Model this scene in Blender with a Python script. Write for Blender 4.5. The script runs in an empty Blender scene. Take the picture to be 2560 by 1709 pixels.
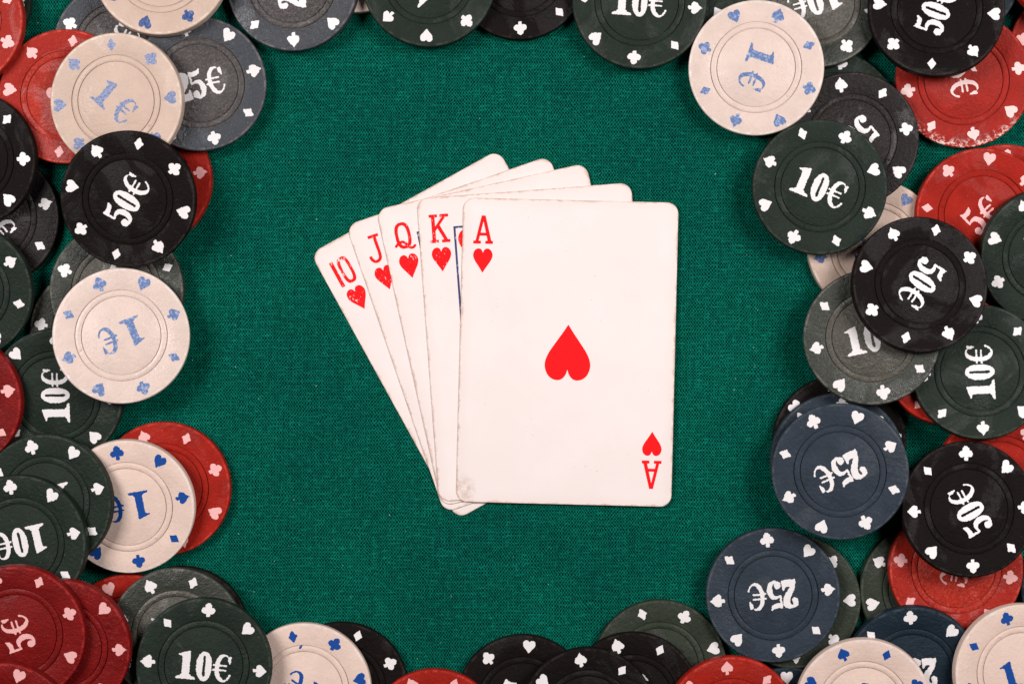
import bpy, math, random
import numpy as np
from mathutils import Vector, Matrix, geometry

S = bpy.context.scene
COL = S.collection
R_ = math.radians
MM = 0.001

# ------------------------------------------------------------------ camera
CAM_H = 0.620                       # metres above the cloth
FW = 0.2938 / 0.620                  # frame width per metre of distance
cd = bpy.data.cameras.new('camera')
cd.lens, cd.sensor_width, cd.clip_start, cd.clip_end = 36 / FW, 36, 0.01, 20
cam = bpy.data.objects.new('camera', cd)
cam.location = (0, 0, CAM_H)
COL.objects.link(cam)
S.camera = cam

# ------------------------------------------------------------------ light
W = bpy.data.worlds.new('World')
S.world = W
W.use_nodes = True
bg = W.node_tree.nodes['Background']
bg.inputs[0].default_value = (1.0, 0.97, 0.95, 1)
bg.inputs[1].default_value = 0.025


def softbox(name, loc, aim, sx, sy, power, col):
    l = bpy.data.lights.new(name, 'AREA')
    l.shape, l.size, l.size_y, l.energy, l.color = 'RECTANGLE', sx, sy, power, col
    o = bpy.data.objects.new(name, l)
    o.location = loc
    o.rotation_euler = (Vector(aim) - Vector(loc)).to_track_quat('-Z', 'Y').to_euler()
    COL.objects.link(o)


softbox('softbox_left', (-0.38, 0.15, 0.52), (-0.02, 0.0, 0), 0.22, 0.26, 3.4, (1.0, 0.95, 0.93))
softbox('softbox_right', (0.36, 0.15, 0.52), (0.02, 0.0, 0), 0.22, 0.26, 3.4, (1.0, 0.95, 0.93))

S.view_settings.view_transform = 'Standard'
S.view_settings.look = 'None'
S.view_settings.exposure = 0.0
S.view_settings.gamma = 1.0


# ------------------------------------------------------------------ node helpers
class NT:
    def __init__(s, name):
        s.m = bpy.data.materials.new(name)
        s.m.use_nodes = True
        s.t = s.m.node_tree
        s.b = s.t.nodes['Principled BSDF']

    def n(s, kind, **kw):
        nd = s.t.nodes.new(kind)
        for k, v in kw.items():
            setattr(nd, k, v)
        return nd

    def put(s, sock, v):
        if v is None:
            return
        if hasattr(v, 'is_output'):
            s.t.links.new(v, sock)
        else:
            sock.default_value = v

    def math(s, op, a, b=None, c=None, clamp=False):
        nd = s.n('ShaderNodeMath', operation=op, use_clamp=clamp)
        for i, v in enumerate((a, b, c)):
            s.put(nd.inputs[i], v)
        return nd.outputs[0]

    def vmath(s, op, a, b=None):
        nd = s.n('ShaderNodeVectorMath', operation=op)
        s.put(nd.inputs[0], a)
        if b is not None:
            s.put(nd.inputs[1], b)
        return nd.outputs['Value'] if op in ('LENGTH', 'DOT_PRODUCT') else nd.outputs[0]

    def noise(s, vec, scale, detail=2.0, rough=0.5, dist=0.0):
        nd = s.n('ShaderNodeTexNoise')
        s.put(nd.inputs['Vector'], vec)
        nd.inputs['Scale'].default_value = scale
        nd.inputs['Detail'].default_value = detail
        nd.inputs['Roughness'].default_value = rough
        nd.inputs['Distortion'].default_value = dist
        return nd.outputs['Fac']

    def ramp(s, v, lo, hi, a=0.0, b=1.0, smooth=True):
        nd = s.n('ShaderNodeMapRange', interpolation_type='SMOOTHSTEP' if smooth else 'LINEAR', clamp=True)
        s.put(nd.inputs['Value'], v)
        for i, x in zip((1, 2, 3, 4), (lo, hi, a, b)):
            s.put(nd.inputs[i], x)
        return nd.outputs[0]

    def mix(s, f, a, b, mode='MIX'):
        nd = s.n('ShaderNodeMix', data_type='RGBA', blend_type=mode)
        s.put(nd.inputs[0], f)
        s.put(nd.inputs[6], a if hasattr(a, 'is_output') else (*a, 1))
        s.put(nd.inputs[7], b if hasattr(b, 'is_output') else (*b, 1))
        return nd.outputs[2]

    def coord(s, randomize=True):
        tc = s.n('ShaderNodeTexCoord').outputs['Object']
        if not randomize:
            return tc, tc
        rnd = s.n('ShaderNodeObjectInfo').outputs['Random']
        cx = s.n('ShaderNodeCombineXYZ')
        for i, k in enumerate((1.37, 2.91, 0.83)):
            s.put(cx.inputs[i], s.math('MULTIPLY', rnd, k))
        return tc, s.vmath('ADD', tc, cx.outputs[0])

    def scaled(s, vec, sc):
        return s.vmath('MULTIPLY', vec, sc)

    def bump(s, h, strength, dist, normal=None):
        nd = s.n('ShaderNodeBump')
        nd.inputs['Strength'].default_value = strength
        nd.inputs['Distance'].default_value = dist
        s.put(nd.inputs['Height'], h)
        if normal is not None:
            s.put(nd.inputs['Normal'], normal)
        return nd.outputs[0]

    def set(s, **kw):
        for k, v in kw.items():
            s.put(s.b.inputs[k.replace('_', ' ')], v)
        return s.m


CHIP_R = 19.1      # mm
CHIP_T = 3.3


def chip_material(name, base, scuff, rough=0.56, wear=0.0, sheen=0.15, outer=None):
    n = NT(name)
    oc, v = n.coord()
    mott = n.noise(v, 150, 5, 0.62)
    fine = n.noise(v, 1500, 3, 0.65)
    mv = 0.05 if base[1] > 0.3 else 0.15
    colr = n.mix(n.ramp(mott, 0.32, 0.7), tuple(c * (1 - mv) for c in base), tuple(min(1, c * (1 + mv)) for c in base))
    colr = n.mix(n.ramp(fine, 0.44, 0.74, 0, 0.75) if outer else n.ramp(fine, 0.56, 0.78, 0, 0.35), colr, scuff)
    xy = n.vmath('MULTIPLY', oc, (1, 1, 0))
    rad = n.vmath('LENGTH', xy)
    if outer:                                     # painted sheen fills the middle; the rim zone falls back towards the plain colour
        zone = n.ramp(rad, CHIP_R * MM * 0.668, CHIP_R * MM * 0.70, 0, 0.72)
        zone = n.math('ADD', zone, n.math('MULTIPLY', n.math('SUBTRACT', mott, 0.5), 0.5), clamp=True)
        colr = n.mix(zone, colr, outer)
    # dust specks
    sp = n.noise(v, 2600, 1, 0.5)
    colr = n.mix(n.ramp(sp, 0.765, 0.79, 0, 0.7), colr, (0.22, 0.13, 0.10) if base[1] > 0.3 else tuple(min(0.85, c * 2.6 + 0.05) for c in scuff))
    # rubbed rim
    edge = n.ramp(rad, CHIP_R * MM * 0.948, CHIP_R * MM * 0.972)
    edge2 = n.ramp(rad, CHIP_R * MM * 0.975, CHIP_R * MM * 0.99, 1, 0.15)
    wn = n.ramp(n.noise(v, 420, 4, 0.7), 0.42, 0.62)
    rub = n.math('MULTIPLY', n.math('MULTIPLY', edge, edge2), wn)
    colr = n.mix(n.math('MULTIPLY', rub, 0.55), colr, tuple(min(0.8, c * 1.5 + 0.01) for c in scuff))
    if wear > 0:
        wz = n.ramp(rad, CHIP_R * MM * 0.84, CHIP_R * MM * 0.965)
        sp_ = n.n('ShaderNodeSeparateXYZ')
        n.put(sp_.inputs[0], oc)
        side = n.ramp(sp_.outputs[1], -CHIP_R * MM * 0.45, -CHIP_R * MM * 0.8)
        wm = n.ramp(n.noise(v, 900, 5, 0.75), 0.60 - 0.12 * wear, 0.66 - 0.12 * wear)
        colr = n.mix(n.math('MULTIPLY', n.math('MULTIPLY', wz, side), wm), colr, (0.75, 0.55, 0.5))
    film = n.ramp(n.noise(v, 55, 5, 0.62, 0.8), 0.53, 0.60)
    rg = n.math('ADD', n.math('MULTIPLY', film, -0.09), rough)
    rg = n.math('ADD', rg, n.math('MULTIPLY', n.math('SUBTRACT', mott, 0.5), 0.12))
    grain = n.noise(v, 2100, 4, 0.6)
    hgt = n.math('ADD', grain, n.math('MULTIPLY', n.noise(v, 900, 2, 0.6), 1.6))
    spec = n.math('ADD', n.math('MULTIPLY', film, 0.24 if outer else 0.10), sheen)
    return n.set(Base_Color=colr, Roughness=rg, Specular_IOR_Level=spec, Normal=n.bump(hgt, 0.75, 0.00011 if base[1] > 0.3 else 0.00021))


PLASTIC = {
    'black': ((0.0072, 0.0051, 0.0046), (0.022, 0.016, 0.015)),
    'green': ((0.0128, 0.0205, 0.0150), (0.040, 0.047, 0.036)),
    'blue': ((0.0245, 0.0350, 0.0500), (0.055, 0.062, 0.075)),
    'red': ((0.31, 0.0140, 0.0078), (0.46, 0.045, 0.028)),
    'white': ((0.71, 0.545, 0.47), (0.75, 0.59, 0.52)),
}
# shinier chips, with sheen painted into the dark ones' base and scuff colours
SHEEN_TONED = {
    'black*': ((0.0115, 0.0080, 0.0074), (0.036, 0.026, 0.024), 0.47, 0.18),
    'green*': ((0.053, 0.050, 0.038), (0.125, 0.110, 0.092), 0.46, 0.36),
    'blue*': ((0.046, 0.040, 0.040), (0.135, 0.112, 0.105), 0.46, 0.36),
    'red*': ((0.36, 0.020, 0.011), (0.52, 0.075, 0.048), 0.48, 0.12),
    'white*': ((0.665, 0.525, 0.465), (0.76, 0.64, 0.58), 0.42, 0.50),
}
M = {}
for k_, (b_, sc_) in PLASTIC.items():
    nm_ = 'cream' if k_ == 'white' else k_
    M[k_] = chip_material(nm_ + '_plastic', b_, sc_, 0.60 if k_ == 'black' else 0.56, 0.0, {'black': 0.06, 'red': 0.07}.get(k_, 0.13))
    M[k_ + '*'] = chip_material('sheen_toned_' + nm_ + '_plastic', SHEEN_TONED[k_ + '*'][0], SHEEN_TONED[k_ + '*'][1], SHEEN_TONED[k_ + '*'][2], 0.0, SHEEN_TONED[k_ + '*'][3], b_ if k_ != 'white' else None)
M['white~'] = chip_material('tan_plastic', (0.555, 0.412, 0.338), (0.64, 0.49, 0.415), 0.48, 0.0, 0.26)
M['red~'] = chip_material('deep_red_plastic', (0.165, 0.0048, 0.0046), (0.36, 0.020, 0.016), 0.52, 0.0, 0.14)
M['green~'] = chip_material('olive_plastic', (0.027, 0.035, 0.0235), (0.062, 0.068, 0.050), 0.56, 0.0, 0.14)
M['blue~'] = chip_material('navy_plastic', (0.0085, 0.0185, 0.0290), (0.035, 0.048, 0.060), 0.52, 0.0, 0.14)
M['red_worn'] = chip_material('worn_red_plastic', *PLASTIC['red'], 0.50, 0.8, 0.14)


def print_material(name, base, rough=0.42, worn=0.0, under=(0.8, 0.7, 0.68), foil=None, spec=0.4):
    n = NT(name)
    oc, v = n.coord()
    f = n.noise(v, 1400, 4, 0.7)
    c = n.mix(n.ramp(f, 0.35, 0.7), tuple(x * 0.93 for x in base), base)
    if worn > 0:
        big = n.noise(v, 330, 2, 0.5)
        scr = n.noise(n.scaled(v, (1.0, 0.35, 1.0)), 2300, 3, 0.7)
        k = n.math('ADD', scr, n.math('MULTIPLY', n.math('SUBTRACT', big, 0.5), 0.5))
        c = n.mix(n.ramp(k, 0.66 - 0.13 * worn, 0.72 - 0.13 * worn, 0, 0.85), c, under)
    if foil:                                      # crinkled foil: its glints are painted into the blue as pale flecks
        fl = n.noise(v, 1250, 3, 0.65)
        c = n.mix(n.ramp(fl, 0.46, 0.74), base, foil)
        h = n.noise(v, 1500, 2, 0.6)
        return n.set(Base_Color=c, Roughness=0.36, Specular_IOR_Level=0.6, Normal=n.bump(h, 0.5, 0.00016))
    h = n.noise(v, 1800, 3, 0.6)
    return n.set(Base_Color=c, Roughness=rough, Specular_IOR_Level=spec, Normal=n.bump(h, 0.25, 0.00006))


PRINT = {
    'black': print_material('white_print', (0.80, 0.77, 0.775)),
    'red': print_material('pink_print', (0.84, 0.44, 0.43)),
    'white': print_material('blue_print', (0.006, 0.062, 0.30), 0.45, spec=0.25),
}
PRINT['green'] = PRINT['blue'] = PRINT['black']
for k_ in PLASTIC:
    PRINT[k_ + '*'] = PRINT[k_]
PRINT['white*'] = print_material('pale_foil_print', (0.10, 0.17, 0.38), foil=(0.46, 0.53, 0.68))
PRINT['white~'] = print_material('blue_foil_print', (0.010, 0.050, 0.21), foil=(0.11, 0.18, 0.38))
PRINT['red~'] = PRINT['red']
PRINT['green~'] = PRINT['blue~'] = PRINT['black']
PRINT['red_worn'] = print_material('pale_pink_print', (0.86, 0.62, 0.60))


# ------------------------------------------------------------------ flat print shapes
# shapes are drawn as masks on a fine grid (unit: 0.1148 mm), traced to outlines and triangulated
PX = 0.1148 * MM


class Mask:
    def __init__(s, w, h, q=0.5, pad=5):
        s.q, s.pad = q, pad
        nx, ny = int((w + 2 * pad) / q), int((h + 2 * pad) / q)
        s.X, s.Y = np.meshgrid(np.arange(nx) * q - pad, np.arange(ny) * q - pad)
        s.M = np.zeros_like(s.X, dtype=bool)

    def poly(s, pts):
        ins = np.zeros_like(s.M)
        for (x1, y1), (x2, y2) in zip(pts, pts[1:] + pts[:1]):
            if y1 == y2:
                continue
            c = ((y1 > s.Y) != (y2 > s.Y)) & (s.X < (x2 - x1) * (s.Y - y1) / (y2 - y1) + x1)
            ins ^= c
        return ins

    def stroke(s, pts, w, square=False):
        d = np.full_like(s.X, 1e9)
        for (x1, y1), (x2, y2) in zip(pts, pts[1:]):
            dx, dy = x2 - x1, y2 - y1
            t = ((s.X - x1) * dx + (s.Y - y1) * dy) / (dx * dx + dy * dy)
            t = np.clip(t, 0, 1)
            d = np.minimum(d, np.hypot(s.X - x1 - t * dx, s.Y - y1 - t * dy))
        return d <= w / 2

    def ell(s, cx, cy, rx, ry, p=2.0):
        return (np.abs((s.X - cx) / rx) ** p + np.abs((s.Y - cy) / ry) ** p) <= 1

    def rect(s, x1, y1, x2, y2):
        return (s.X >= x1) & (s.X <= x2) & (s.Y >= y1) & (s.Y <= y2)


def smooth_pts(pts, k=6, closed=True):
    out = []
    n = len(pts)
    P = [np.array(p, float) for p in pts]
    rng = range(n) if closed else range(n - 1)
    for i in rng:
        p0 = P[i - 1] if (closed or i > 0) else P[i]
        p1, p2 = P[i], P[(i + 1) % n]
        p3 = P[(i + 2) % n] if (closed or i + 2 < n) else p2
        for j in range(k):
            t = j / k
            q = 0.5 * (2 * p1 + (p2 - p0) * t + (2 * p0 - 5 * p1 + 4 * p2 - p3) * t * t + (3 * p1 - p0 - 3 * p2 + p3) * t ** 3)
            out.append((float(q[0]), float(q[1])))
    if not closed:
        out.append(tuple(map(float, P[-1])))
    return out


def blur(F, k):
    for _ in range(k):
        F = (F + np.roll(F, 1, 0) + np.roll(F, -1, 0)) / 3
        F = (F + np.roll(F, 1, 1) + np.roll(F, -1, 1)) / 3
    return F


def trace(mask, soft=2, rough=0.0, seed=0):
    F = blur(mask.M.astype(float), soft)
    if rough > 0:
        rs = np.random.RandomState(seed)
        nz = blur(rs.rand(*F.shape), 2) - 0.5
        nz /= nz.std() + 1e-9
        n2 = blur(rs.rand(*F.shape), 9) - 0.5
        n2 /= n2.std() + 1e-9
        F = F + rough * (0.6 * nz + 0.6 * n2) * (4 * np.clip(F * (1 - F), 0, .25))
    L = 0.5
    B = F > L
    a, b, c, d = B[:-1, :-1], B[:-1, 1:], B[1:, 1:], B[1:, :-1]
    code = a * 1 + b * 2 + c * 4 + d * 8
    ys, xs = np.where((code > 0) & (code < 15))
    # edges of a cell: 0 bottom, 1 right, 2 top, 3 left; segments keep the inside on the left
    tab = {1: [(0, 3)], 2: [(1, 0)], 3: [(1, 3)], 4: [(2, 1)], 5: [(0, 1), (2, 3)], 6: [(2, 0)], 7: [(2, 3)],
           8: [(3, 2)], 9: [(0, 2)], 10: [(1, 2), (3, 0)], 11: [(1, 2)], 12: [(3, 1)], 13: [(0, 1)], 14: [(3, 0)]}

    def key(x, y, e):
        return [('h', x, y), ('v', x + 1, y), ('h', x, y + 1), ('v', x, y)][e]

    nxt = {}
    for y, x in zip(ys.tolist(), xs.tolist()):
        for e1, e2 in tab[int(code[y, x])]:
            nxt[key(x, y, e1)] = key(x, y, e2)
    q, pad = mask.q, mask.pad

    def pos(k):
        t, x, y = k
        if t == 'h':
            f0, f1 = F[y, x], F[y, x + 1]
            return ((x + (L - f0) / (f1 - f0)) * q - pad, y * q - pad)
        f0, f1 = F[y, x], F[y + 1, x]
        return (x * q - pad, (y + (L - f0) / (f1 - f0)) * q - pad)

    loops = []
    while nxt:
        k0 = next(iter(nxt))
        k, lp = k0, []
        while k in nxt:
            lp.append(pos(k))
            k = nxt.pop(k)
        if len(lp) > 6:
            loops.append(lp)
    return loops


def simplify(lp, tol):
    n = len(lp)
    P = np.array(lp)

    def dp(i, j):
        if j - i < 2:
            return []
        seg = P[i + 1:j]
        A, Bp = P[i], P[j % n]
        d = Bp - A
        L = np.hypot(*d)
        dist = np.abs(d[0] * (seg[:, 1] - A[1]) - d[1] * (seg[:, 0] - A[0])) / L if L > 1e-9 else np.hypot(*(seg - A).T)
        m = int(np.argmax(dist))
        if dist[m] <= tol:
            return []
        k = i + 1 + m
        return dp(i, k) + [k] + dp(k, j)

    h = n // 2
    idx = [0] + dp(0, h) + [h] + dp(h, n)
    return [lp[i] for i in idx]


def shape_mesh(name, mask, origin, soft=2, rough=0.0, seed=0, tol=0.22, scale=1.0):
    loops = [simplify(l, tol) for l in trace(mask, soft, rough, seed)]
    verts, faces = [], []
    for l in loops:
        if len(l) < 3:
            continue
        faces.append(list(range(len(verts), len(verts) + len(l))))
        verts += [Vector(((x - origin[0]), (y - origin[1]))) for x, y in l]
    r = geometry.delaunay_2d_cdt(verts, [], faces, 2, 1e-5)
    k = PX * scale
    vo = [(v[0] * k, v[1] * k, 0) for v in r[0]]
    fo = []
    for f in r[2]:
        p = [vo[i] for i in f]
        A = sum(p[i][0] * p[(i + 1) % len(p)][1] - p[(i + 1) % len(p)][0] * p[i][1] for i in range(len(p)))
        fo.append(list(f) if A > 0 else list(f)[::-1])
    me = bpy.data.meshes.new(name)
    me.from_pydata(vo, [], fo)
    me.update()
    return me


# ---- suits on the chips, about 27 x 28 units, "up" points to the rim
def suit_mask(kind):
    m = Mask(30, 32)
    cx, cy = 15, 16
    if kind == 'heart':
        m.M = m.poly(smooth_pts([(15, 25.5), (17.5, 28.5), (21.5, 29.5), (26, 27.5), (27.8, 22.5), (26, 16.5), (20.5, 9.5), (15.6, 3.4),
                                 (14.4, 3.4), (9.5, 9.5), (4, 16.5), (2.2, 22.5), (4, 27.5), (8.5, 29.5), (12.5, 28.5)]))
    elif kind == 'spade':
        m.M = m.poly(smooth_pts([(15.5, 29.5), (21, 23.5), (26, 18.5), (27.5, 13.5), (25.5, 9.5), (21, 8.2), (17.5, 9.5), (12.5, 9.5),
                                 (9, 8.2), (4.5, 9.5), (2.5, 13.5), (4, 18.5), (9, 23.5), (14.5, 29.5)]))
        m.M |= m.poly([(12.6, 12), (17.4, 12), (18.6, 1.8), (11.4, 1.8)])
    elif kind == 'club':
        m.M = m.ell(15, 23.2, 6.9, 6.9) | m.ell(8.1, 14.6, 6.7, 6.7) | m.ell(21.9, 14.6, 6.7, 6.7) | m.rect(10, 13, 20, 20)
        m.M |= m.poly([(11.8, 14), (18.2, 14), (19, 1.8), (11, 1.8)])
    else:
        m.M = m.poly([(15, 30), (25.3, 16), (15, 2), (4.7, 16)])
    return m


SUITS = {}
for si, kind in enumerate(('diamond', 'club', 'heart', 'spade')):
    SUITS[kind] = [shape_mesh(kind + '_mark', suit_mask(kind), (15, 16), 2, 0.35 + 0.25 * v, 10 * si + v, 0.25, (1.10, 1.20, 1.22, 1.22)[si] * (0.97 + 0.03 * v)) for v in range(3)]


# ---- numerals
def glyph(ch, m, ox):
    def T(pts):
        return [(x + ox, y) for x, y in pts]
    if ch == '1':
        a = m.poly(T([(15, 0), (33.5, 0), (33.5, 66.5), (32.5, 68.5), (30, 68.8), (5, 60.5), (3.5, 58.8), (5, 57.5), (12, 56), (15, 52)]))
        a |= m.poly(T(smooth_pts([(0.5, 3), (1.5, 0), (24, 0), (46, 0), (47.5, 3), (46, 5.3), (38, 7.5), (33, 13), (24, 14), (15.5, 13), (10, 7.5), (2, 5.3)], 5)))
        return a
    if ch == '0':
        return m.ell(19 + ox, 34, 19, 36, 2.15) & ~m.stroke(T([(19, 11), (19, 57)]), 6.6)
    if ch == 'E':
        o = m.ell(26 + ox, 33, 20.5, 34.2, 2.1)
        i = m.ell(31.0 + ox, 33.5, 15.2, 28.8, 2.0)
        a = o & ~i
        a &= ~((m.X > 35 + ox) & (m.Y > 15) & (m.Y < 60) & (m.X > 30 + ox))
        a |= m.poly(T([(36, 60), (43.5, 63), (45, 61.5), (43.5, 43.5), (41.5, 42.5), (36.5, 53)]))
        a |= m.stroke(T([(37.0, 6.0), (41.5, 12.5), (43.2, 17)]), 4.6)
        a |= m.stroke(T([(3, 39.5), (33.5, 39.5)]), 4.2) | m.stroke(T([(2, 28), (32.5, 28)]), 4.2)
        return a
    if ch == '5':
        a = m.poly(T(smooth_pts([(0.5, 69.5), (9, 66.5), (19, 67.5), (28.5, 71.5), (30, 70), (27, 61), (21, 57), (13, 55.5), (6, 55.5), (1.5, 58)], 5)))
        a |= m.poly(T([(0, 69.5), (5.6, 66), (6.4, 43), (7.5, 36), (1.5, 35.5), (1, 40)]))
        a |= m.poly(T(smooth_pts([(4, 37.5), (9, 42.5), (16, 44.8), (27, 42), (35, 29), (34.5, 14), (28.5, 3), (18, -1.5), (9, 0.5), (9, 4.5), (14.8, 4.5),
                                  (20.5, 10), (22.3, 21), (20.5, 31), (16.5, 36), (10, 37)], 5)))
        a |= m.ell(8.6 + ox, 10.6, 8.6, 9.8)
        return a
    if ch == '2':
        a = m.poly(T([(2.4, 0), (37.7, 0.4), (35.6, 25.5), (33.4, 26.5), (28.4, 17.5), (15, 18), (8, 24), (1.4, 7)]))
        a |= m.poly(T(smooth_pts([(5, 12), (15, 17), (24.5, 28), (33, 39), (38, 54), (34.5, 65.5), (25, 71), (11.5, 70), (2.5, 65.5), (0, 58.5),
                                  (1.5, 50), (6.5, 45.6), (12.5, 46.5), (15, 53), (13, 59.5), (15, 63.4), (19.2, 60), (20, 52), (17.5, 44), (11.5, 33), (5, 22)], 5)))
        return a


ADV = {'1': 49.0, '0': 40.0, '5': 37.5, '2': 39.0, 'E': 46.0}
VALUES = {}


def value_mesh(txt, v):
    kk = (txt, v)
    if kk not in VALUES:
        chars = txt.replace('€', 'E')
        gap = 14 if txt == '1€' else (2 if txt == '5€' else 0)
        w = sum(ADV[c] for c in chars) + gap * (len(chars) - 1)
        m = Mask(w, 72)
        x = 0
        for c in chars:
            m.M |= glyph(c, m, x)
            x += ADV[c] + gap
        VALUES[kk] = shape_mesh('value_print', m, (w / 2, 34), 2, 0.45 + 0.25 * v, 100 + v + len(VALUES), 0.25)
    return VALUES[kk]


# ------------------------------------------------------------------ chip bodies
def lathe(name, prof, seg=96, close_centre=False):
    vs, fs = [], []
    n = len(prof)
    for i in range(seg):
        a = 2 * math.pi * i / seg
        for r, z in prof:
            vs.append((r * math.cos(a) * MM, r * math.sin(a) * MM, z * MM))
    for i in range(seg):
        j = (i + 1) % seg
        for k in range(n - 1):
            fs.append((i * n + k, i * n + k + 1, j * n + k + 1, j * n + k))
    if close_centre:
        fs.append([i * n for i in range(seg)][::-1])
        fs.append([i * n + n - 1 for i in range(seg)])
    me = bpy.data.meshes.new(name)
    me.from_pydata(vs, [], fs)
    me.update()
    return me


def disc_mesh():
    R, T = CHIP_R, CHIP_T
    p = [(0.3, 0), (R - 0.40, 0)]
    for k in range(1, 6):
        a = math.pi / 2 * k / 5
        p.append((R - 0.40 + 0.40 * math.sin(a), 0.40 - 0.40 * math.cos(a)))
    for k in range(0, 6):
        a = math.pi / 2 * k / 5
        p.append((R - 0.40 + 0.40 * math.cos(a), T - 0.40 + 0.40 * math.sin(a)))
    g = 0.40
    p += [(0.686 * R, T), (0.678 * R, T - 0.06), (0.677 * R, T - g), (0.573 * R, T - g), (0.572 * R, T - 0.09), (0.565 * R, T - 0.04), (0.3, T - 0.04)]
    me = lathe('disc', p, 112, True)
    # smooth the rounded rim, keep the groove walls crisp
    for f in me.polygons:
        f.use_smooth = True
    me.set_sharp_from_angle(angle=R_(35))
    return me


def ring_mesh():
    R, T = CHIP_R, CHIP_T
    r1, r2 = 0.584 * R, 0.664 * R
    p = [(r2, T - 0.37), (r2, T - 0.08), (r2 - 0.08, T - 0.02), ((r1 + r2) / 2, T - 0.005), (r1 + 0.08, T - 0.02), (r1, T - 0.08), (r1, T - 0.37)]
    seg = 112
    me = lathe('ring', p, seg)
    # the moulding nub
    vs = [tuple(v.co) for v in me.vertices]
    fs = [tuple(f.vertices) for f in me.polygons]
    cx, cz, rr = (r1 + r2) / 2, T - 0.02, 0.42
    b = len(vs)
    for k in range(4):
        a = math.pi / 2 * k / 4
        for i in range(12):
            t = 2 * math.pi * i / 12
            vs.append(((cx + rr * math.cos(a) * math.cos(t)) * MM, rr * math.cos(a) * math.sin(t) * MM, (cz + 0.22 * math.sin(a)) * MM))
    vs.append((cx * MM, 0, (cz + 0.22) * MM))
    for k in range(3):
        for i in range(12):
            j = (i + 1) % 12
            fs.append((b + k * 12 + i, b + k * 12 + j, b + k * 12 + 12 + j, b + k * 12 + 12 + i))
    for i in range(12):
        fs.append((b + 36 + i, b + 36 + (i + 1) % 12, len(vs) - 1))
    me = bpy.data.meshes.new('ring')
    me.from_pydata(vs, [], fs)
    me.update()
    for f in me.polygons:
        f.use_smooth = True
    me.set_sharp_from_angle(angle=R_(50))
    return me


DISC, RING = disc_mesh(), ring_mesh()
MESHES = {}


def with_mat(me, mat):
    k = (me.name, mat.name)
    if k not in MESHES:
        c = me.copy()
        c.materials.clear()
        c.materials.append(mat)
        MESHES[k] = c
    return MESHES[k]


def part(name, me, mat, parent, loc=(0, 0, 0), rz=0.0):
    o = bpy.data.objects.new(name, with_mat(me, mat))
    o.parent = parent
    o.location = loc
    o.rotation_euler = (0, 0, rz)
    COL.objects.link(o)
    return o


# ------------------------------------------------------------------ settling: each chip rests on what lies below it
GX = np.arange(-215, 216, 1.0)
GY = np.arange(-175, 176, 1.0)
HX, HY = np.meshgrid(GX, GY)
HM = np.zeros_like(HX)


def rest_plane(cx, cy, rad):
    """lowest stable plane a+b*dx+c*dy over everything below a disc (mm)"""
    sel = (HX - cx) ** 2 + (HY - cy) ** 2 <= rad * rad
    dx, dy, h = HX[sel] - cx, HY[sel] - cy, HM[sel]
    S_ = []
    for k in range(12):
        a = 2 * math.pi * k / 12
        S_.append(int(np.argmin((dx - rad * math.cos(a)) ** 2 + (dy - rad * math.sin(a)) ** 2)))
    S_.append(int(np.argmax(h)))
    best = None
    for it in range(60):
        A = np.array([(1, dx[i], dy[i]) for i in S_])
        hh = np.array([h[i] for i in S_])
        best = None
        n = len(S_)
        tri = np.array([(i, j, k) for i in range(n) for j in range(i + 1, n) for k in range(j + 1, n)])
        Ms = A[tri]
        det = np.linalg.det(Ms)
        ok = np.abs(det) > 1.0
        sol = np.linalg.solve(Ms[ok], hh[tri[ok]][..., None])[..., 0]
        viol = (A @ sol.T - hh[:, None]).min(0)
        feas = viol > -1e-6
        if not feas.any():
            break
        cand = sol[feas]
        best = cand[np.argmin(cand[:, 0])]
        v = best[0] + best[1] * dx + best[2] * dy - h
        w = int(np.argmin(v))
        if v[w] > -1e-4 or w in S_:
            break
        act = np.abs(A @ best - hh) < 1e-3
        S_ = [i for i, q in zip(S_, act) if q or random.random() < 0.6][:22] + [w]
        if len(S_) < 6:
            S_ += [int(np.argmax(h))]
    if best is None:
        best = np.array([h.max(), 0, 0])
    v = best[0] + best[1] * dx + best[2] * dy - h
    if v.min() < 0:
        best = best.copy()
        best[0] -= v.min()
    return best


def px_to_mm(px, py, z):
    k = FW * (CAM_H * 1000 - z) / 2560
    return (px - 1280) * k, -(py - 854.5) * k


GROUP = 'poker chips scattered around the cards'
VAL = {'black': '50€', 'green': '10€', 'blue': '25€', 'red': '5€', 'red_worn': '5€', 'white': '1€'}
rng = random.Random(5)
random.seed(3)
CHIP_LOG = []
MAX_TILT = math.tan(R_(7.5))


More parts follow.
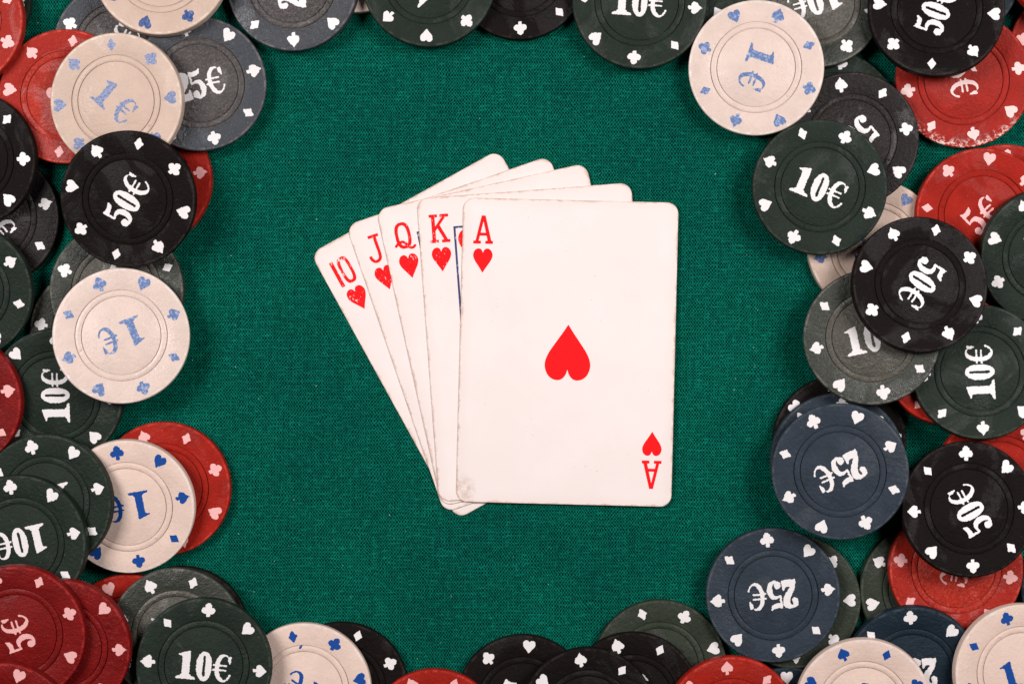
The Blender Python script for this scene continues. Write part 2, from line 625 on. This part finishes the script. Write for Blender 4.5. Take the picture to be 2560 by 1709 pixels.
def chip(colour, px, py, c, td, label, nub=None):
    """px, py: centre of the chip's top; c: bearing of a club mark; td: reading direction of the value"""
    z, sx, sy = 5.0, 0.0, 0.0
    for _ in range(4):
        x, y = px_to_mm(px, py, z)
        x, y = x + sx, y + sy                     # the tilt carries the top sideways from the base
        pl = rest_plane(x, y, CHIP_R - 0.2)
        slope = math.hypot(pl[1], pl[2])
        if slope > MAX_TILT:                      # propped from outside the picture
            k = MAX_TILT / slope
            sel = (HX - x) ** 2 + (HY - y) ** 2 <= (CHIP_R - 0.2) ** 2
            b_, c_ = pl[1] * k, pl[2] * k
            pl = (float((HM[sel] - b_ * (HX[sel] - x) - c_ * (HY[sel] - y)).max()), b_, c_)
        z = pl[0] + CHIP_T
        sx, sy = CHIP_T * pl[1], CHIP_T * pl[2]
    a, b, cc = float(pl[0]) + 0.03, float(pl[1]), float(pl[2])
    sel = (HX - x) ** 2 + (HY - y) ** 2 <= CHIP_R ** 2
    HM[sel] = a + b * (HX[sel] - x) + cc * (HY[sel] - y) + CHIP_T * math.sqrt(1 + b * b + cc * cc) + 0.03
    nrm = Vector((-b, -cc, 1)).normalized()
    q = Vector((0, 0, 1)).rotation_difference(nrm)
    t = bpy.data.objects.new('poker_chip', None)
    t.empty_display_size = 0.01
    t.rotation_mode = 'QUATERNION'
    t.rotation_quaternion = q
    t.location = (x * MM, y * MM, a * MM)
    t['label'], t['category'], t['group'] = label, 'poker chip', GROUP
    COL.objects.link(t)
    CHIP_LOG.append((label, round(a, 2), round(math.degrees(math.acos(nrm.z)), 1)))
    mat, pm = M[colour], PRINT[colour]
    part('disc', DISC, mat, t, rz=0.0 if colour == 'red_worn' else rng.uniform(0, 6.28))
    part('ring', RING, mat, t, rz=R_(nub) if nub is not None else rng.uniform(0, 6.28))
    zt = (CHIP_T + 0.022) * MM
    ox, oy = rng.uniform(-.25, .25) * MM, rng.uniform(-.25, .25) * MM      # prints sit slightly off centre
    rr = 0.828 * CHIP_R * MM
    for k in range(8):
        kind = ('club', 'heart', 'spade', 'diamond')[k % 4]
        an = R_(c - 45 * k)
        part(kind + '_mark', SUITS[kind][rng.randrange(3)], pm, t, (ox + rr * math.cos(an), oy + rr * math.sin(an), zt),
             an - math.pi / 2 + rng.uniform(-.06, .06))
    part('value_print', value_mesh(VAL[colour.rstrip('*~')], rng.randrange(2)), pm, t, (ox, oy, (CHIP_T - 0.04 + 0.022) * MM), R_(td))
    return t


# ------------------------------------------------------------------ the cloth
n = NT('green_linen')
oc, _ = n.coord(False)
wob = n.noise(oc, 130, 2, 0.5)
wob2 = n.noise(n.vmath('ADD', oc, (3.1, 1.7, 0)), 110, 2, 0.5)
sep = n.n('ShaderNodeSeparateXYZ')
n.put(sep.inputs[0], oc)
tx, ty = 0.00082, 0.00108                                         # pitch of the open holes in the weave
u = n.math('ADD', n.math('DIVIDE', sep.outputs[0], tx), n.math('MULTIPLY', wob, 2.0))
v = n.math('ADD', n.math('DIVIDE', sep.outputs[1], ty), n.math('MULTIPLY', wob2, 2.0))


def hole(du):
    a = n.math('ABSOLUTE', n.math('COSINE', n.math('MULTIPLY', n.math('ADD', u, du), math.pi)))
    b = n.math('ABSOLUTE', n.math('COSINE', n.math('MULTIPLY', n.math('ADD', v, du), math.pi)))
    k = n.math('MULTIPLY', a, b)
    return n.math('MULTIPLY', k, k)


sz = n.ramp(n.noise(oc, 700, 2, 0.6), 0.3, 0.7, 0.82, 1.2)
gap = n.math('MAXIMUM', hole(0.0), n.math('MULTIPLY', hole(0.5), 0.66))
gap = n.math('MULTIPLY', gap, sz)
wid_u = n.ramp(n.noise(n.scaled(oc, (1900, 60, 1)), 1.0, 2, 0.6), 0.25, 0.75, -0.06, 0.06)
wid_v = n.ramp(n.noise(n.scaled(oc, (60, 1500, 1)), 1.0, 2, 0.6), 0.25, 0.75, -0.06, 0.06)
dash_h = n.ramp(n.noise(n.scaled(oc, (420, 1850, 1)), 1.0, 1, 0.5), 0.54, 0.72, 0, 0.30)      # slubs that catch the light
dash_v = n.ramp(n.noise(n.scaled(n.vmath('ADD', oc, (0.37, 0.11, 0)), (2400, 420, 1)), 1.0, 1, 0.5), 0.56, 0.74, 0, 0.26)
hgt = n.math('ADD', n.math('SUBTRACT', 0.96, gap), n.math('ADD', wid_u, wid_v))
hgt = n.math('ADD', hgt, n.math('MAXIMUM', dash_h, dash_v))
fuzz = n.noise(oc, 5200, 2, 0.6)
hcol = n.math('ADD', hgt, n.math('MULTIPLY', n.math('SUBTRACT', fuzz, 0.5), 0.4))
cr = n.n('ShaderNodeValToRGB')
n.put(cr.inputs[0], hcol)
el = cr.color_ramp.elements
el[0].position, el[0].color = 0.25, (0.0005, 0.010, 0.010, 1)
el[1].position, el[1].color = 1.0, (0.002, 0.165, 0.112, 1)
e = el.new(0.62)
e.color = (0.0006, 0.056, 0.039, 1)
blot = n.noise(oc, 26, 4, 0.6)
colr = n.mix(1.0, cr.outputs[0], n.mix(n.ramp(blot, 0.3, 0.7), (0.86, 0.86, 0.88), (1.12, 1.12, 1.08)), 'MULTIPLY')
lint = n.noise(n.vmath('ADD', oc, (7.7, 2.2, 0)), 900, 1, 0.4)
colr = n.mix(n.ramp(lint, 0.80, 0.82, 0, 0.7), colr, (0.35, 0.5, 0.38))
cloth_mat = n.set(Base_Color=colr, Roughness=0.85, Specular_IOR_Level=0.03, Normal=n.bump(hgt, 0.4, 0.00015))

me = bpy.data.meshes.new('table_cloth')
cw, chh, nn = 0.75, 0.6, 30
vs = [(-cw + 2 * cw * i / nn, -chh + 2 * chh * j / nn, 0) for j in range(nn + 1) for i in range(nn + 1)]
fs = [(j * (nn + 1) + i, j * (nn + 1) + i + 1, (j + 1) * (nn + 1) + i + 1, (j + 1) * (nn + 1) + i) for j in range(nn) for i in range(nn)]
me.from_pydata(vs, [], fs)
me.materials.append(cloth_mat)
cloth = bpy.data.objects.new('table_cloth', me)
cloth['kind'] = 'structure'
COL.objects.link(cloth)


# ------------------------------------------------------------------ the five cards
CW, CH, CT, CR = 61.6, 87.0, 0.28, 3.3          # mm


def card_mesh():
    out = []
    hw, hh = CW / 2, CH / 2
    ring = []
    for cx, cy, a0 in ((hw - CR, hh - CR, 0), (-hw + CR, hh - CR, 90), (-hw + CR, -hh + CR, 180), (hw - CR, -hh + CR, 270)):
        for k in range(9):
            a = R_(a0 + 90 * k / 8)
            ring.append((cx, cy, math.cos(a), math.sin(a)))
    layers = [(-0.10, 0.0), (0.0, 0.06), (0.0, CT - 0.06), (-0.10, CT)]
    vs, fs = [], []
    for off, z in layers:
        for cx, cy, ca, sa in ring:
            vs.append(((cx + (CR + off) * ca) * MM, (cy + (CR + off) * sa) * MM, z * MM))
    n_ = len(ring)
    for l in range(len(layers) - 1):
        for i in range(n_):
            j = (i + 1) % n_
            fs.append((l * n_ + i, l * n_ + j, (l + 1) * n_ + j, (l + 1) * n_ + i))
    fs.append([i for i in range(n_)][::-1])
    fs.append([3 * n_ + i for i in range(n_)])
    m_ = bpy.data.meshes.new('card_stock')
    m_.from_pydata(vs, [], fs)
    m_.update()
    return m_


def card_material(name, smudge=False, gloss=0.42):
    n = NT(name)
    oc, v = n.coord()
    sp = n.n('ShaderNodeSeparateXYZ')
    n.put(sp.inputs[0], oc)
    ax, ay = n.math('ABSOLUTE', sp.outputs[0]), n.math('ABSOLUTE', sp.outputs[1])
    qx = n.math('MAXIMUM', n.math('SUBTRACT', ax, (CW / 2 - CR) * MM), 0.0)
    qy = n.math('MAXIMUM', n.math('SUBTRACT', ay, (CH / 2 - CR) * MM), 0.0)
    d = n.math('SUBTRACT', CR * MM, n.math('SQRT', n.math('ADD', n.math('MULTIPLY', qx, qx), n.math('MULTIPLY', qy, qy))))   # distance in from the edge
    en = n.noise(v, 210, 5, 0.75)
    wide = n.ramp(en, 0.36, 0.74, 0.00012, 0.0012)
    dirt = n.math('SUBTRACT', 1.0, n.math('DIVIDE', d, wide, clamp=True))
    dirt = n.math('MULTIPLY', dirt, n.ramp(n.noise(v, 500, 3, 0.7), 0.3, 0.65, 0.35, 0.85))
    corner = n.math('MULTIPLY', n.ramp(qx, 0.0008, 0.0030), n.ramp(qy, 0.0008, 0.0030))
    dirt = n.math('MAXIMUM', dirt, n.math('MULTIPLY', corner, n.ramp(n.noise(v, 420, 4, 0.7), 0.42, 0.7, 0, 0.55)))
    c = n.mix(n.ramp(n.noise(v, 45, 4, 0.6), 0.35, 0.7), (0.81, 0.720, 0.705), (0.84, 0.755, 0.742))
    c = n.mix(n.math('MULTIPLY', n.ramp(d, 0.0, 0.0045, 1, 0), 0.30), c, (0.76, 0.62, 0.55))
    if smudge:
        dd = n.vmath('LENGTH', n.vmath('MULTIPLY', n.vmath('SUBTRACT', oc, ((-CW / 2 + 2.2) * MM, (-CH / 2 + 3.2) * MM, 0)), (1.0, 0.7, 0)))
        sm = n.math('MULTIPLY', n.ramp(dd, 0.0012, 0.0042, 1, 0), n.ramp(n.noise(v, 500, 5, 0.7), 0.36, 0.66))
        c = n.mix(n.math('MULTIPLY', sm, 0.55), c, (0.50, 0.315, 0.22))
    c = n.mix(dirt, c, (0.44, 0.235, 0.14))
    c = n.mix(n.ramp(n.noise(v, 1300, 1, 0.5), 0.79, 0.81, 0, 0.5), c, (0.4, 0.3, 0.26))
    fib = n.math('ADD', n.noise(n.scaled(v, (2600, 260, 1)), 1.0, 2, 0.6), n.math('MULTIPLY', n.noise(n.scaled(v, (300, 2400, 1)), 1.0, 2, 0.6), 0.6))
    wav = n.noise(v, 90, 2, 0.5)
    h = n.math('ADD', fib, n.math('MULTIPLY', wav, 5.0))
    scr = n.ramp(n.noise(n.scaled(v, (1800, 120, 1)), 1.0, 3, 0.6), 0.6, 0.7, 0, -0.12)
    return n.set(Base_Color=c, Roughness=n.math('ADD', scr, gloss), Specular_IOR_Level=0.3, Normal=n.bump(h, 0.22, 0.00010))


CARD = card_mesh()
RED = (0.93, 0.007, 0.010)
CARD_RED = [print_material('red_card_print_' + 'abcde'[i], RED, 0.5, w, spec=0.12) for i, w in enumerate((0.0, 0.10, 0.16, 0.24, 0.36))]
CARD_BLUE = print_material('blue_card_print', (0.018, 0.035, 0.15), 0.5, 0.35)


def heart_mesh(w, h, name):
    m = Mask(w, h)
    k = []
    for x, y in [(0.5, 0.80), (0.53, 0.885), (0.60, 0.965), (0.70, 1.0), (0.83, 0.98), (0.94, 0.90), (1.0, 0.765), (0.985, 0.63), (0.90, 0.48),
                 (0.76, 0.31), (0.62, 0.145), (0.505, 0.0)]:
        k.append((x * w, y * h))
    right = smooth_pts(k, 6, False)
    left = [(w - x, y) for x, y in right[::-1]]
    m.M = m.poly(right + left)
    return shape_mesh(name, m, (w / 2, h / 2), 1, 0.0, 0, 0.12)


def letter_mesh(ch):
    m = Mask(56, 72)
    if ch == 'A':
        m.M = m.poly([(19.6, 70), (28.4, 70), (45, 4), (36.2, 4), (24, 57), (12, 4), (4.6, 4)])
        m.M |= m.rect(11, 20, 38, 26.5) | m.rect(0, 0, 18, 6.8) | m.rect(30, 0, 48, 6.8)
        o = (24, 35)
    elif ch == 'K':
        m.M = m.rect(5.5, 2, 13.6, 68) | m.rect(0, 0, 20, 6.6) | m.rect(0, 63.4, 20, 70) | m.rect(29, 0, 49, 6.6) | m.rect(27, 63.4, 48, 70)
        m.M |= m.poly([(13, 28), (13, 38.5), (33, 65), (42, 65)]) | m.poly([(17, 41), (23, 47), (44.5, 5), (35.5, 5)])
        o = (24.5, 35)
    elif ch == 'Q':
        m.M = m.ell(23, 37, 19.5, 33, 2.6) & ~m.ell(23, 37, 11.8, 25.6, 2.5)
        m.M |= m.stroke(smooth_pts([(0.5, 13.5), (5, 17.5), (12, 21), (20, 21), (27, 14), (33, 5.5), (40, 2.6), (47, 6.5)], 6, False), 6.0)
        o = (23, 36)
    elif ch == 'J':
        m.M = m.rect(12, 63.4, 38, 70)
        m.M |= m.stroke(smooth_pts([(27.5, 66), (27.5, 45), (27.5, 20), (25, 9), (17, 3.8), (9, 6), (4.2, 13), (3.4, 19)], 6, False), 7.2)
        m.M &= ~m.rect(-5, 20.5, 12, 30)
        o = (22, 35)
    else:
        m.M = m.rect(1, 1, 9.6, 69) | (m.ell(32, 35, 15.5, 35, 3.0) & ~m.ell(32, 35, 8.2, 27.6, 2.8))
        o = (24, 35)
    for ax in (0, 1):
        m.M = m.M | np.roll(m.M, 1, ax)
    return shape_mesh('index_letter' if ch != '10' else 'index_number', m, o, 1, 0.0, 0, 0.12)


def frame_mesh():
    lw = 5.2
    hw, hh = 182.0, 303.0
    vs, fs = [], []
    for x1, y1, x2, y2 in ((-hw, -hh, -hw + lw, hh), (hw - lw, -hh, hw, hh), (-hw + lw, hh - lw, hw - lw, hh), (-hw + lw, -hh, hw - lw, -hh + lw)):
        b = len(vs)
        vs += [(x * PX, y * PX, 0) for x, y in ((x1, y1), (x2, y1), (x2, y2), (x1, y2))]
        fs.append((b, b + 1, b + 2, b + 3))
    m_ = bpy.data.meshes.new('frame_line')
    m_.from_pydata(vs, [], fs)
    m_.update()
    return m_


H_IDX, H_BIG, H_PIP = heart_mesh(48, 60, 'index_heart'), heart_mesh(113, 138, 'centre_heart'), heart_mesh(72, 88, 'heart_pip')
FRAME = frame_mesh()


def card(rank, px, py, rot, i, label, red, smudge=False):
    zb = 0.05 + i * (CT + 0.03)
    x, y = px_to_mm(px, py, zb + CT)
    t = bpy.data.objects.new('playing_card', None)
    t.empty_display_size = 0.01
    t.location = (x * MM, y * MM, zb * MM)
    t.rotation_euler = (0, 0, R_(rot))
    t['label'], t['category'], t['group'] = label, 'playing card', 'fanned playing cards'
    COL.objects.link(t)
    part('card_stock', CARD, card_material('card_paper_' + rank.lower(), smudge, 0.40 if i < 3 else 0.46), t)
    zt = (CT + 0.012) * MM
    lm = letter_mesh(rank)
    nm = 'index_letter' if rank != '10' else 'index_number'
    part(nm, lm, red, t, (-217 * PX, 300 * PX, zt))
    part('index_heart', H_IDX, red, t, (-216.5 * PX, 223 * PX, zt))
    if rank == 'A':
        part(nm, lm, red, t, (217 * PX, -300 * PX, zt), math.pi)
        part('index_heart', H_IDX, red, t, (216.5 * PX, -223 * PX, zt), math.pi)
        part('centre_heart', H_BIG, red, t, (1 * PX, -1 * PX, zt), math.pi)
    elif rank in 'KQJ':
        part('frame_line', FRAME, CARD_BLUE, t, (0, 0, zt))
        part('heart_pip', H_PIP, red, t, (-136 * PX, 250 * PX, zt))
    else:
        part('heart_pip', H_PIP, red, t, (-133 * PX, 268 * PX, zt))


card('10', 1194.4, 835.9, 28.9, 0, 'ten of hearts with scratched red print, bottom and leftmost of the fanned cards', CARD_RED[4])
card('J', 1242.1, 835.5, 18.9, 1, 'jack of hearts lying between the ten and the queen', CARD_RED[3])
card('Q', 1284.8, 836.3, 12.5, 2, 'queen of hearts lying between the jack and the king', CARD_RED[1])
card('K', 1337.7, 855.0, 4.25, 3, 'king of hearts with a blue frame line, directly under the ace', CARD_RED[2])
card('A', 1418.4, 880.0, -1.4, 4, 'ace of hearts lying fully visible on top of the fanned cards', CARD_RED[0], True)

# ------------------------------------------------------------------ the chips, lowest first
CHIPS = [
    # top edge
    ('white', 890, -136, 20, 110, 'sliver of a cream chip poking out between blue and green chips at the top edge'),
    ('black', 1299, -68, 90, -63, 'black chip at the top edge, tucked between two dark green chips'),
    ('green', 1718, -81, 79, -11, 'dark green chip at the top edge, mostly hidden under the cream chip at upper right'),
    ('green', 1599.5, 4, 84, -4, 'dark green 10€ chip at the top edge, just left of the cream chip'),
    ('green', 1072, -51, 132, 42, 'dark green chip at the middle of the top edge beside a black chip'),
    ('blue*', 730, -41, 1, 91, 'shiny slate blue chip with a sideways 2 cut by the top edge'),
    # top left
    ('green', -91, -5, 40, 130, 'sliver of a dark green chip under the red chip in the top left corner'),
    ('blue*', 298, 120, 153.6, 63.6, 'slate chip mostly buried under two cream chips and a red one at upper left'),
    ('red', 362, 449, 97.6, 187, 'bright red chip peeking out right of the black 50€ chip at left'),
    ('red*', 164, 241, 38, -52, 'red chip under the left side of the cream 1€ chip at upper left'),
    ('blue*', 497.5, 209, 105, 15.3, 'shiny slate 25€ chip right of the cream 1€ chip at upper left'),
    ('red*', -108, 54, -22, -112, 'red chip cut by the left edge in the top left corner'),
    ('white~', 289.5, 253, 48, -41.5, 'cream 1€ chip with silvery blue print overlapping a slate 25€ chip at upper left'),
    ('white~', 403, -78, 300, 210, 'cream chip cut by the top edge above the slate 25€ chip'),
    # left side
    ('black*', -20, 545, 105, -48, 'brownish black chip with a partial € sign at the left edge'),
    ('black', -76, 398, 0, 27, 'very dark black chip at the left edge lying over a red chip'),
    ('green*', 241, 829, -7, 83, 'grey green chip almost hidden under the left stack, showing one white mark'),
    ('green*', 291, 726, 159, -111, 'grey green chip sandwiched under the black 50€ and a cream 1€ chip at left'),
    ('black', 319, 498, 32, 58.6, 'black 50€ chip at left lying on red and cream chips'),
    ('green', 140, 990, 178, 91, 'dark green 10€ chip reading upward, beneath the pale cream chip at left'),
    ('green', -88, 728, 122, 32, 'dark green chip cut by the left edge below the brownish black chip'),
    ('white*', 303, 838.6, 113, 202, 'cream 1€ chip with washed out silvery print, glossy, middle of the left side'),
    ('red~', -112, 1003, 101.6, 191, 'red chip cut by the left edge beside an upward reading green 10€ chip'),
    # lower left
    ('red', 409, 1221, 20.5, 110, 'red chip peeking out right of the matte cream 1€ chip at lower left'),
    ('red', 320, 1602, 154, 244, 'bright red chip mostly hidden between cream and green chips at lower left'),
    ('white', 318, 1267, 100, 190, 'cream 1€ chip with solid blue print lying on a red chip at lower left'),
    ('green', 114, 1254, 104, 194, 'dark green chip overlapping the cream 1€ chip, upper of two at lower left'),
    ('green', 50, 1357, 100, 193, 'dark green upside down 10€ chip at the left edge, lower of two'),
    ('black', 453, 1583, 60, 87, 'dark rim of a black chip under the grey green pair at bottom left'),
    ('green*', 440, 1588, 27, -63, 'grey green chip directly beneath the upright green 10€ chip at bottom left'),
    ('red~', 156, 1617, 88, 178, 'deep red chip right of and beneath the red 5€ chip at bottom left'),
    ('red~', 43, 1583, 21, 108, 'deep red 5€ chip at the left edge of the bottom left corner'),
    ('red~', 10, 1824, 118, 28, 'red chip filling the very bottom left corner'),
    # bottom edge
    ('black', 853, 1722, 27, 54, 'black chip right of the cream chip on the bottom edge'),
    ('white', 760, 1725, 57, 147, 'cream 1€ chip with a stray blue drop of print at the bottom edge'),
    ('green', 509, 1664, 85, -5, 'grey green upright 10€ chip on top of a pile at bottom left'),
    ('black', 1307, 1753, 128, -25, 'black chip at the bottom edge, leftmost of the three overlapping black ones'),
    ('red', 1085.5, 1840, 24, 114, 'red chip just showing at the bottom edge beside three black chips'),
    ('green~', 1650, 1666, 64, -26, 'grey green chip behind the black chips at the bottom, left of a blue 25€ chip'),
    ('black', 1583, 1748, 17, 44, 'black chip at the bottom edge, rightmost of the three overlapping black ones'),
    ('black', 1470, 1787, 8, 215, 'black chip at the bottom edge, front and middle of the three black ones'),
    # lower right
    ('blue~', 1972, 1834, 137, 47, 'small glimpse of a blue chip at the bottom edge between red and cream chips'),
    ('red', 1829, 1808, 5, 95, 'red chip at the bottom edge below the blue 25€ chip'),
    ('green~', 2318, 1474, 60, 150, 'olive green chip tucked under the left of a red chip at lower right'),
    ('green~', 1985, 1503, 47, -43, 'olive green chip peeking out from beneath the lower blue 25€ chip'),
    ('blue', 1933, 1487, 96, 187, 'blue 25€ chip upside down, lower of the two blue 25€ chips at right'),
    ('blue~', 2720, 1475, 100, 190, 'thin sliver of a dark blue chip at the right edge beside a red chip'),
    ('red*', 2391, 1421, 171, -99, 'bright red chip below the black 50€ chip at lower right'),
    ('blue~', 2281, 1681, 93, 183, 'dark navy chip with a partial 2 between two cream chips'),
    ('white', 2158.5, 1763, 22, 112, 'cream chip at the bottom edge overlapping the dark navy chip'),
    ('red', 2505, 1202, 60, 45, 'red chip at the right edge behind the black 50€ chip at lower right'),
    ('red', 2374, 895, 10, 100, 'red sliver showing below two green 10€ chips at right'),
    ('green', 2450, 928, 2, 92.5, 'dark green 10€ chip reading upward at the right'),
    ('black', 2423, 1271, 92, 118, 'deep black 50€ chip at lower right lying on red chips'),
    ('white', 2553, 1678, 107, 17, 'cream 1€ chip with solid blue print in the bottom right corner'),
    # right middle
    ('black', 2100, 1105, 6, 33, 'black chip at the bottom of the blue stack on the right'),
    ('blue', 2103, 1153, 85, 175, 'blue chip directly under the upper blue 25€ chip'),
    ('blue', 2100, 1178, 117, 206, 'blue 25€ chip tilted upside down, upper of the two blue 25€ chips at right'),
    ('white~', 2187, 617, 101, 191, 'cream chip mostly hidden beneath green and black chips on the right'),
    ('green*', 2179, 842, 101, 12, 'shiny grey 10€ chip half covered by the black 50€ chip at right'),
    ('red', 2515, 528, 88, 178, 'red chip edge behind the red 5€ chip at the right edge'),
    ('red', 2458, 538, 128, 42, 'red 5€ chip partly under green and black chips at right'),
    ('green', 2617, 641, 27, -63, 'dark green chip cut by the right edge beside the black 50€ chip'),
    ('black', 2300.6, 710, 28, 236, 'black 50€ chip topmost in the middle of the right side'),
    # upper right
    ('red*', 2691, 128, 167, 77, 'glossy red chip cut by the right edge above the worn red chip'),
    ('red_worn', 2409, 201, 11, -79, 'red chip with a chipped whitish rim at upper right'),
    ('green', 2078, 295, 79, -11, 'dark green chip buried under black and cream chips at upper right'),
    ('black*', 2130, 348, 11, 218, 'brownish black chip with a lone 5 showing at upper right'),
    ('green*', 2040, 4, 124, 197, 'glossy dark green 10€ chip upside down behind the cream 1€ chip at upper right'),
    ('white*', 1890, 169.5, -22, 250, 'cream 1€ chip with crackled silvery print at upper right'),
    ('green', 2050, 467.5, 62.6, -22.5, 'grey green 10€ chip tilted clockwise, topmost at upper right'),
    ('blue', 2380, -64, 70, 160, 'sliver of a blue chip at the top edge beside a black 50€ chip'),
    ('black', 2342, 24, 39, 67, 'black 50€ chip cut by the top edge at upper right'),
    ('red', 2678, -106, 30, 120, 'small red corner of a chip in the top right corner'),
]
drop = Mask(14, 22)
drop.M = drop.poly(smooth_pts([(8, 21), (11.5, 14), (10.5, 6), (5, 1), (2, 5), (2.5, 12)]))
DROP = shape_mesh('print_drop', drop, (7, 11), 1, 0.2, 4, 0.2, 0.62)
for a in CHIPS:
    t = chip(*a)
    if 'stray blue drop' in a[5]:
        part('print_drop', DROP, PRINT['white'], t, (-8 * PX, 108 * PX, (CHIP_T + 0.02) * MM), -0.4)
